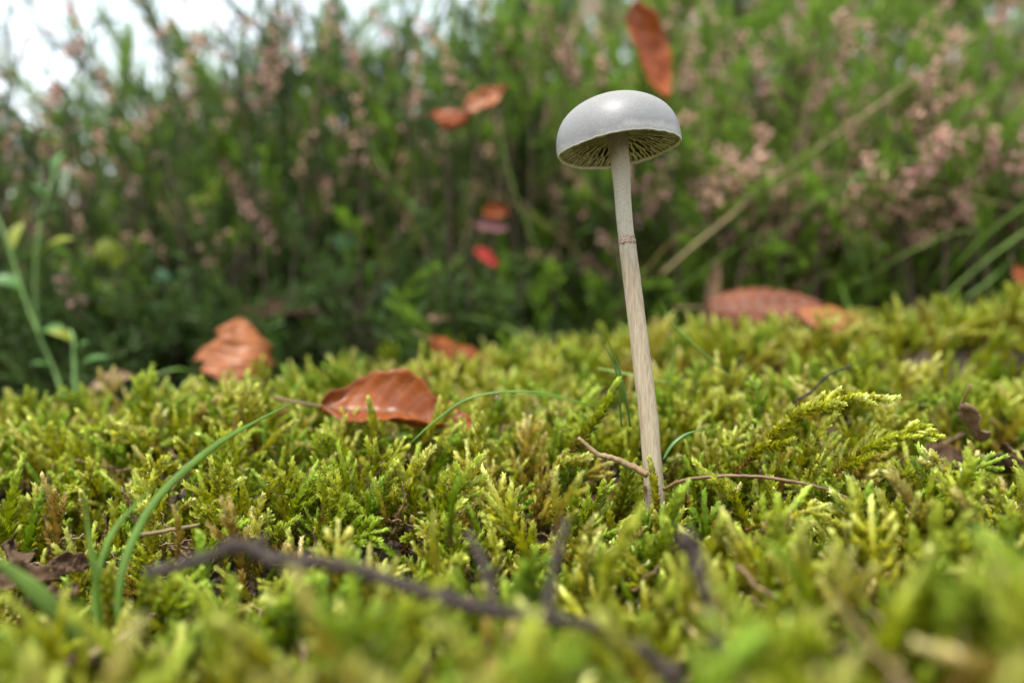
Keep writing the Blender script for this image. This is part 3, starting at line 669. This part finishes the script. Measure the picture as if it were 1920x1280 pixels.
def spike_mesh(seed, pink):
    random.seed(seed); mb = MB(); L = U(18, 34); bx, by = U(-8, 8), U(-8, 8)
    path = spline([(0, 0, 0), (bx * .1, by * .1, L * .4), (bx * .6, by * .6, L * .8), (bx, by, L)], 12)
    tube(mb, path, np.linspace(.5, .25, 12), 4, 1); n = int(L / 1.9); q = spline(path, n); t, a, b = frames(q)
    for i in range(2, n):
        an = i * 2.4 + U(-.4, .4); o = math.cos(an) * a[i] + math.sin(an) * b[i]
        bell(mb, q[i] + o * .9, o + t[i] * U(-.5, .5), U(1.5, 2.2) * (1 - .35 * i / n))
    return mb.mesh('flower_spike', ['bell_pink' if pink else 'bell', 'straw'])
SPG = [sprig_mesh(400 + i, 0) for i in range(5)]; SPD = [sprig_mesh(420 + i, 1) for i in range(4)]
SPK = [spike_mesh(440 + i, i % 2) for i in range(8)]
def twig_mesh(seed, mat, r, arc):
    random.seed(seed); mb = MB(); L = U(60, 100); b = U(.3, .9) * L * arc
    if mat == 'wood':
        path = spline([(0, 0, 0), (U(-6, 6), U(-6, 6), L * .35), (U(-12, 12), U(-12, 12), L * .7), (U(-18, 18), U(-18, 18), L)], 14); tube(mb, path, np.linspace(r, r * .5, 14), 4, wob=.1)
        for i in (4, 6, 8, 10): tube(mb, spline([path[i], path[i] + (U(-8, 8), U(-8, 8), 8), path[i] + (U(-16, 16), U(-16, 16), 20)], 6), np.linspace(r * .5, r * .25, 6), 3)
    else: blade(mb, [(0, 0, 0), (b * .1, 0, L * .4), (b * .45, 0, L * .75), (b, 0, L * .9)], r, n=12)
    return mb.mesh('twig', [mat])
TWG = [twig_mesh(470 + i, m, r, a) for i, (m, r, a) in enumerate([('wood', .55, 0), ('wood', .7, 0), ('wood', .45, 0), ('grass', 1.5, 1), ('grass', 1.2, .5), ('grass_pale', 1.1, .8), ('straw', .9, .4)])]
def shrub_at(x, y, hgt, label, group, nst=9, flowers=.3, dark=.4, spread=.35, sprigs=4, low=.12):
    z0 = float(ground_z(x, y)); o = thing('heather_shrub', label, 'heather', (x, y, z0 - 2), group)
    for s in range(nst):
        az = U(0, 6.283); out = np.array([math.cos(az), math.sin(az), 0]); h_ = hgt * U(.6, 1.0); r = hgt * spread * U(.2, 1.1)
        b0 = out * U(0, 10)
        path = spline([b0 + (0, 0, -3), b0 + out * r * .25 + (0, 0, h_ * .3), b0 + out * r * .6 + (U(-8, 8), U(-8, 8), h_ * .6), b0 + out * r + (0, 0, h_ * .8)], 14)
        mb = MB(); tube(mb, path, np.linspace(1.5, .6, 14) * (hgt / 220), 5, wob=.08); link('stem', mb.mesh('heather_stem', ['wood']), o)
        def put(nm, me, i, til, sc):
            q = Quaternion((math.cos(az + U(-1, 1) + 1.57), math.sin(az + U(-1, 1) + 1.57), 0), til) @ Quaternion((0, 0, 1), U(0, 6.28))
            link(nm, me, o, path[i], q, sc)
        for k in range(sprigs):
            i = int(13 * min(1, low + (1 - low) * (k + U(.2, .8)) / sprigs)); put('sprig', random.choice(SPD if random.random() < dark else SPG), i, U(.05, 1.35), U(.55, .95) * (hgt / 220) ** .5)
        put('sprig', random.choice(SPG), 13, U(0, .35), U(.5, .8) * (hgt / 220) ** .5)
        for k in range(4 if flowers < .9 else 8):
            if random.random() < flowers: put('flower_spike', random.choice(SPK), random.randint(7, 13), U(.1, 1.1), U(.8, 1.2))
    return o
HMARK = [(0, 'behind the zigzag bilberry stem'), (110, 'behind the angled bilberry stem'), (215, 'behind the yellowing oval leaves'), (320, 'behind the bushy blue-green sprig'), (440, 'behind the orange curled leaf'), (550, 'behind the dark shaded leaf'), (690, 'behind the round blue-green leaves'), (800, 'behind the yellow-green grass blade'), (915, 'behind the red and mauve leaves'), (1040, 'left of the mushroom stem'), (1160, 'behind the mushroom cap'),
    (1240, 'below the hanging rust-orange leaf'), (1337, 'behind the withered tan strip'), (1437, 'behind the curled ribbed leaf'), (1565, 'behind the flat orange leaf tip'), (1690, 'along the slanting straw culm'), (1800, 'behind the leaning grass blade'), (1916, 'behind the upright orange-brown leaf')]
def where(px): return min(HMARK, key=lambda m: abs(m[0] - px))[1]
random.seed(21)
SHRUBS = [  # px, depth, height, kind
    (-40, 400, 115, 'L'), (130, 420, 105, 'L'), (290, 385, 85, 'L'), (400, 430, 125, 'L'), (560, 430, 150, 'L'), (690, 420, 135, 'L'), (60, 520, 120, 'L'), (300, 540, 125, 'L'), (480, 545, 150, 'L'),
    (20, 440, 215, 'S'), (200, 470, 120, 'S'), (380, 455, 165, 'S'), (520, 480, 230, 'S'), (110, 560, 190, 'S'), (310, 600, 150, 'S'), (-20, 520, 230, 'S'), (260, 500, 130, 'S'), (440, 560, 265, 'S'), (600, 520, 250, 'S'), (700, 560, 270, 'S'), (820, 590, 285, 'S'), (540, 600, 285, 'S'), (-60, 600, 270, 'S'), (180, 620, 160, 'S'), (400, 640, 300, 'S'), (560, 500, 265, 'S'), (650, 600, 310, 'S'), (740, 540, 290, 'S'), (850, 620, 320, 'S'), (930, 540, 290, 'S'), (480, 580, 290, 'S'),
    (640, 560, 190, 'L'), (760, 500, 205, 'M'), (880, 460, 165, 'M'), (880, 560, 225, 'M'), (1010, 490, 195, 'M'), (1060, 570, 270, 'M'), (1140, 440, 140, 'M'),
    (1210, 500, 210, 'R'), (1300, 430, 110, 'R'), (1330, 560, 230, 'R'), (1430, 480, 150, 'R'), (1520, 430, 105, 'R'), (1580, 540, 200, 'R'), (1680, 470, 130, 'R'), (1760, 560, 210, 'R'), (1820, 450, 115, 'R'), (1930, 520, 170, 'R'), (1980, 440, 120, 'R'), (2120, 500, 160, 'R'), (2250, 440, 130, 'R'), (2330, 540, 200, 'R'), (-190, 440, 120, 'L'), (-330, 480, 140, 'L')]
for px, d, hgt, kd in SHRUBS:
    if kd == 'R': d *= .93
    if kd == 'L': hgt *= .88
    x = (px - 960) / FPX * d
    if kd == 'L': shrub_at(x, d, hgt, 'low dark green heather shrub with few faded flowers ' + where(px), 'low dark heather ' + where(px), 9, .40, .85, .5, 10, .04)
    elif kd == 'S': shrub_at(x, d, hgt, 'tall thin heather with loose sprigs and pink spikes ' + where(px), 'tall loose heather ' + where(px), 7, .89, .4, .55, 8, .25)
    elif kd == 'M': shrub_at(x, d, hgt, 'bushy green heather shrub with tangled stems ' + where(px), 'bushy heather ' + where(px), 9, .6, .55, .5, 10, .04)
    else: shrub_at(x, d, hgt, 'fresh green heather shrub full of dry pinkish flowers ' + where(px), 'flowering heather ' + where(px), 10, 1.0, .12, .5, 10, .04)
low_ = []
for _ in range(3700):
    d = U(335, 640); u = U(-.95, .95); x = u * d
    if d < 345 + 75 * float(sstep(-.2, .3, u)) and not (u < -.27 and d > 290): continue
    low_.append((x, d, float(ground_z(x, d)) - 2 + U(0, 45) * random.random(), Euler((U(-1.1, 1.1), U(-1.1, 1.1), U(0, 6.28))), U(.35, .9), random.randrange(len(SPG)) if random.random() < .12 + .8 * float(sstep(-.2, .25, u)) else len(SPG) + random.randrange(len(SPD))))
for _ in range(950):
    d = U(360, 600); u = U(-.9, .9); x = u * d
    low_.append((x, d, float(ground_z(x, d)) - 2 + (U(0, 70) if u > -.1 else 0), Euler((U(-.8, .8), U(-.8, .8), U(0, 6.28))), U(.6, 1.2), len(SPG) + len(SPD) + (random.randrange(3) if random.random() < (.35 if u < 0 else .12) else 3 + random.randrange(4))))
stuff_instances('heath_undergrowth', 'low tangle of green shoots, grass and bare twigs under the heather', 'undergrowth', low_, SPG + SPD + TWG)
# heather further back reads as one mass
far = []
random.seed(44)
for _ in range(6800):
    d = U(620, 1500); u = U(-.95, .95)
    right = float(sstep(-.22, .12, u)); x = u * d; z = float(ground_z(x, d))
    top = (CAMZ + d * (.09 + .44 * right)) - z
    if top < 20: continue
    hh = top * (random.random() ** .6)
    if right < .5 and random.random() < .5: continue
    sp = random.random() < (.16 + .42 * right) and hh > top * .35
    vi = len(SPG) + len(SPD) + random.randrange(len(SPK)) if sp else random.randrange(len(SPG) + len(SPD)) if random.random() < .4 else random.randrange(len(SPG))
    far.append((x, d, z + hh * .9 - 8, Euler((U(-1, 1), U(-1, 1), U(0, 6.28))), (1.2 if not sp else 1.25) * U(.8, 1.3), vi))
stuff_instances('heather_thicket', 'blurred mass of green and pinkish heather filling the slope behind', 'heather', far, SPG + SPD + SPK)

# ------------------------------------------------------------------ leafy plants at the left
def oval_leaf(mb, base, tip, w, fold=.35, n=10):
    base, tip = np.array(base, float), np.array(tip, float); ax_ = tip - base; L = np.linalg.norm(ax_); y = ax_ / L
    x = np.cross(y, (0, -.5, .85)); x /= np.linalg.norm(x); z = np.cross(x, y); v = []
    for i in range(n + 1):
        u = i / n; ww = w / 2 * math.sin(math.pi * min(1, max(.02, u) ** .9)) ** .8
        if i == n: ww = .05
        for s in (-1, -.5, 0, .5, 1): v.append(base + y * L * u + x * ww * s + z * (fold * ww * abs(s) + .10 * L * math.sin(math.pi * u) - .06 * w * s * s))
    top = len(v); v += [p - z * .25 for p in v]
    f = []
    for i in range(n):
        for j in range(4):
            a = i * 5 + j; f += [(a, a + 1, a + 6, a + 5), (top + a, top + a + 5, top + a + 6, top + a + 1)]
        for j in (0, 4):
            a = i * 5 + j; f.append((a, a + 5, top + a + 5, top + a))
    mb.add(v, f)
def leafed(name, label, cat, stem, r, leaves, mats=('bil_stem', 'bil_leaf', 'bil_yellow'), group=None):
    parts = [('stem', lambda mb: tube(mb, spline(stem, 40), np.linspace(r, r * .6, 40), 7, wob=.05), mats[0])]
    for a, b, w, y in leaves: parts.append(('leaf', (lambda a, b, w: lambda mb: oval_leaf(mb, a, b, w))(a, b, w), mats[2] if y else mats[1]))
    return plant(name, label, cat, parts, group)
leafed('bilberry_plant', 'angled pale green bilberry stem with narrow yellow-green leaf', 'plant', [P(72, 625, 330), P(66, 560, 330), P(68, 480, 331), P(80, 400, 333), P(102, 325, 336)], .75, [
    (P(70, 484, 331), P(138, 446, 326), 8, 1), (P(100, 330, 336), P(118, 285, 338), 5, 0), (P(88, 372, 334), P(60, 345, 330), 5, 0), (P(78, 412, 333), P(110, 385, 328), 5, 0)])
leafed('bilberry_plant', 'zigzag green bilberry stem crossing low before the dark heather', 'plant', [P(120, 745, 312), P(100, 690, 315), P(66, 610, 318), P(40, 540, 320), P(16, 460, 322), P(-10, 395, 325)], .8, [
    (P(72, 622, 318), P(128, 628, 310), 7, 0), (P(40, 540, 320), P(-20, 520, 318), 8, 0), (P(20, 470, 322), P(45, 415, 326), 6, 1), (P(100, 690, 315), P(60, 680, 308), 5, 0)])
leafed('bilberry_plant', 'short bilberry sprout with pale leaves at the moss edge', 'plant', [P(142, 740, 290), P(140, 690, 292), P(138, 640, 294), P(132, 618, 296)], .9, [
    (P(140, 695, 292), P(205, 668, 288), 5, 0), (P(138, 640, 294), P(92, 620, 290), 6, 1), (P(140, 660, 293), P(165, 640, 290), 4, 0)])
leafed('small_leafy_plant', 'yellowing oval leaves low before the dark heather', 'plant', [P(215, 620, 380), P(220, 560, 380), P(212, 500, 382), P(205, 470, 384)], 1.0, [
    (P(212, 500, 382), P(200, 445, 380), 14, 1), (P(218, 530, 381), P(240, 475, 378), 13, 1), (P(218, 560, 380), P(180, 545, 378), 10, 0), (P(220, 580, 380), P(265, 560, 377), 9, 0)])
leafed('small_leafy_plant', 'yellow-green leaf pair on a thin stalk inside dark heather', 'plant', [P(400, 560, 400), P(395, 470, 400), P(390, 400, 400), P(398, 372, 400)], .8, [
    (P(398, 378, 400), P(345, 382, 398), 9, 1), (P(398, 376, 400), P(408, 335, 402), 6, 1)])
leafed('small_leafy_plant', 'round blue-green leaves on thin stalk amid brown stems', 'plant', [P(690, 640, 400), P(685, 590, 400), P(672, 520, 400), P(650, 470, 400)], .9, [
    (P(652, 478, 400), P(632, 438, 398), 12, 0), (P(668, 512, 400), P(628, 520, 396), 9, 1), (P(674, 530, 400), P(705, 495, 398), 10, 0), (P(686, 590, 400), P(740, 530, 397), 12, 0), (P(688, 600, 400), P(765, 570, 396), 9, 0)], ('wood', 'blue_leaf', 'bil_leaf'))
leafed('small_leafy_plant', 'bushy blue-green sprig of small oval leaves behind the orange leaf', 'plant', [P(330, 690, 360), P(330, 630, 362), P(318, 570, 364), P(310, 530, 366)], .9, [
    (P(312, 540, 366), P(300, 505, 364), 9, 0), (P(316, 560, 365), P(355, 535, 362), 10, 0), (P(322, 590, 364), P(280, 575, 360), 9, 0), (P(326, 610, 363), P(368, 590, 360), 10, 0), (P(330, 640, 362), P(292, 640, 358), 9, 0), (P(330, 650, 362), P(345, 620, 356), 9, 1)], ('wood', 'blue_leaf', 'bil_leaf'))
# lone dried flower spikes standing clear of the shrubs
def flower_stalk(label, pts_, idx, sc, rot=(0, 0, 0)):
    o = plant('heather_sprig', label, 'heather', [('stem', lambda mb: tube(mb, spline(pts_, 16), np.linspace(.7, .5, 16), 5), 'wood')])
    link('flower_spike', SPK[idx], o, np.array(pts_[-1]) - np.array(o.location) / K, rot, sc)
flower_stalk('pinkish dried flower spike nodding above the yellowing oval leaves', [P(305, 600, 370), P(302, 540, 370), P(312, 490, 370)], 0, .7, (.1, -.35, 0))
flower_stalk('fallen looking pinkish flower spike lying level left of the stem', [P(1120, 560, 400), P(1100, 500, 400), P(1060, 482, 400)], 2, .75, (0, -1.45, 0))
flower_stalk('pink flower spike drooping behind the stem under the cap', [P(1150, 520, 420), P(1160, 420, 420), P(1145, 365, 420)], 3, .95, (0, -1.1, 0))

random.seed(31)
SPOTS = [(1440, 330), (1385, 395), (1530, 345), (1590, 110), (1620, 240), (1640, 370), (1755, 320), (1700, 210), (1850, 260), (1300, 100), (1350, 200), (1270, 170), (1480, 60), (1560, 50), (1655, 135), (1100, 345), (1135, 120),
    (990, 70), (870, 175), (790, 185), (825, 265), (690, 225), (722, 320), (240, 245), (275, 260), (400, 235), (500, 100), (150, 350), (240, 335), (120, 420), (130, 540), (180, 550), (60, 245), (100, 180), (1740, 130), (1900, 330), (1880, 140), (1790, 60),
    (1400, 120), (1420, 250), (1510, 200), (1560, 290), (1680, 290), (1320, 300), (1820, 400), (1490, 410), (1700, 400), (1600, 400), (330, 130), (20, 150), (600, 130), (1210, 60), (1060, 60), (1640, 40), (1340, 40), (1240, 280), (1880, 210), (1760, 250), (40, 60), (110, 100), (160, 40), (210, 190), (290, 60), (350, 190), (430, 50), (460, 150), (540, 60), (620, 40), (680, 120), (750, 60), (5, 230), (180, 290), (840, 90), (920, 40), (1450, 180), (1540, 120), (1700, 60), (1850, 60)]
for px, py in SPOTS:
    d = U(352, 405); tip = P(px, py + 18, d); sx = tip[0] + U(-25, 25); g0 = float(ground_z(sx, d + 6)) - 3
    side = ('high up ' if py < 200 else 'low down ' if py > 330 else '') + where(px)
    mid_ = np.array([sx * .5 + tip[0] * .5 + U(-6, 6), d + 3, g0 * .45 + tip[2] * .55])
    o = plant('heather_sprig', 'dry pinkish flower spike on a thin stalk %s' % side, 'heather', [('stem', lambda mb: tube(mb, spline([(sx, d + 6, g0), mid_, tip], 16), np.linspace(.7, .4, 16), 5, wob=.08), 'wood')], 'dry flower spikes %s' % side)
    off = np.array(o.location) / K
    link('flower_spike', random.choice(SPK), o, tip - off, (U(-.7, .7), U(-.9, .9), U(0, 6.28)), U(.75, 1.1))
    if random.random() < .5: link('flower_spike', random.choice(SPK), o, tip * .85 + mid_ * .15 - off, (U(-1, 1), U(-1.1, 1.1), U(0, 6.28)), U(.55, .85))
    for q in (.3, .55, .8): link('sprig', random.choice(SPG if px > 900 else SPD), o, tip * q + mid_ * (1 - q) - off, (U(-.8, .8), U(-.8, .8), U(0, 6.28)), U(.3, .5))
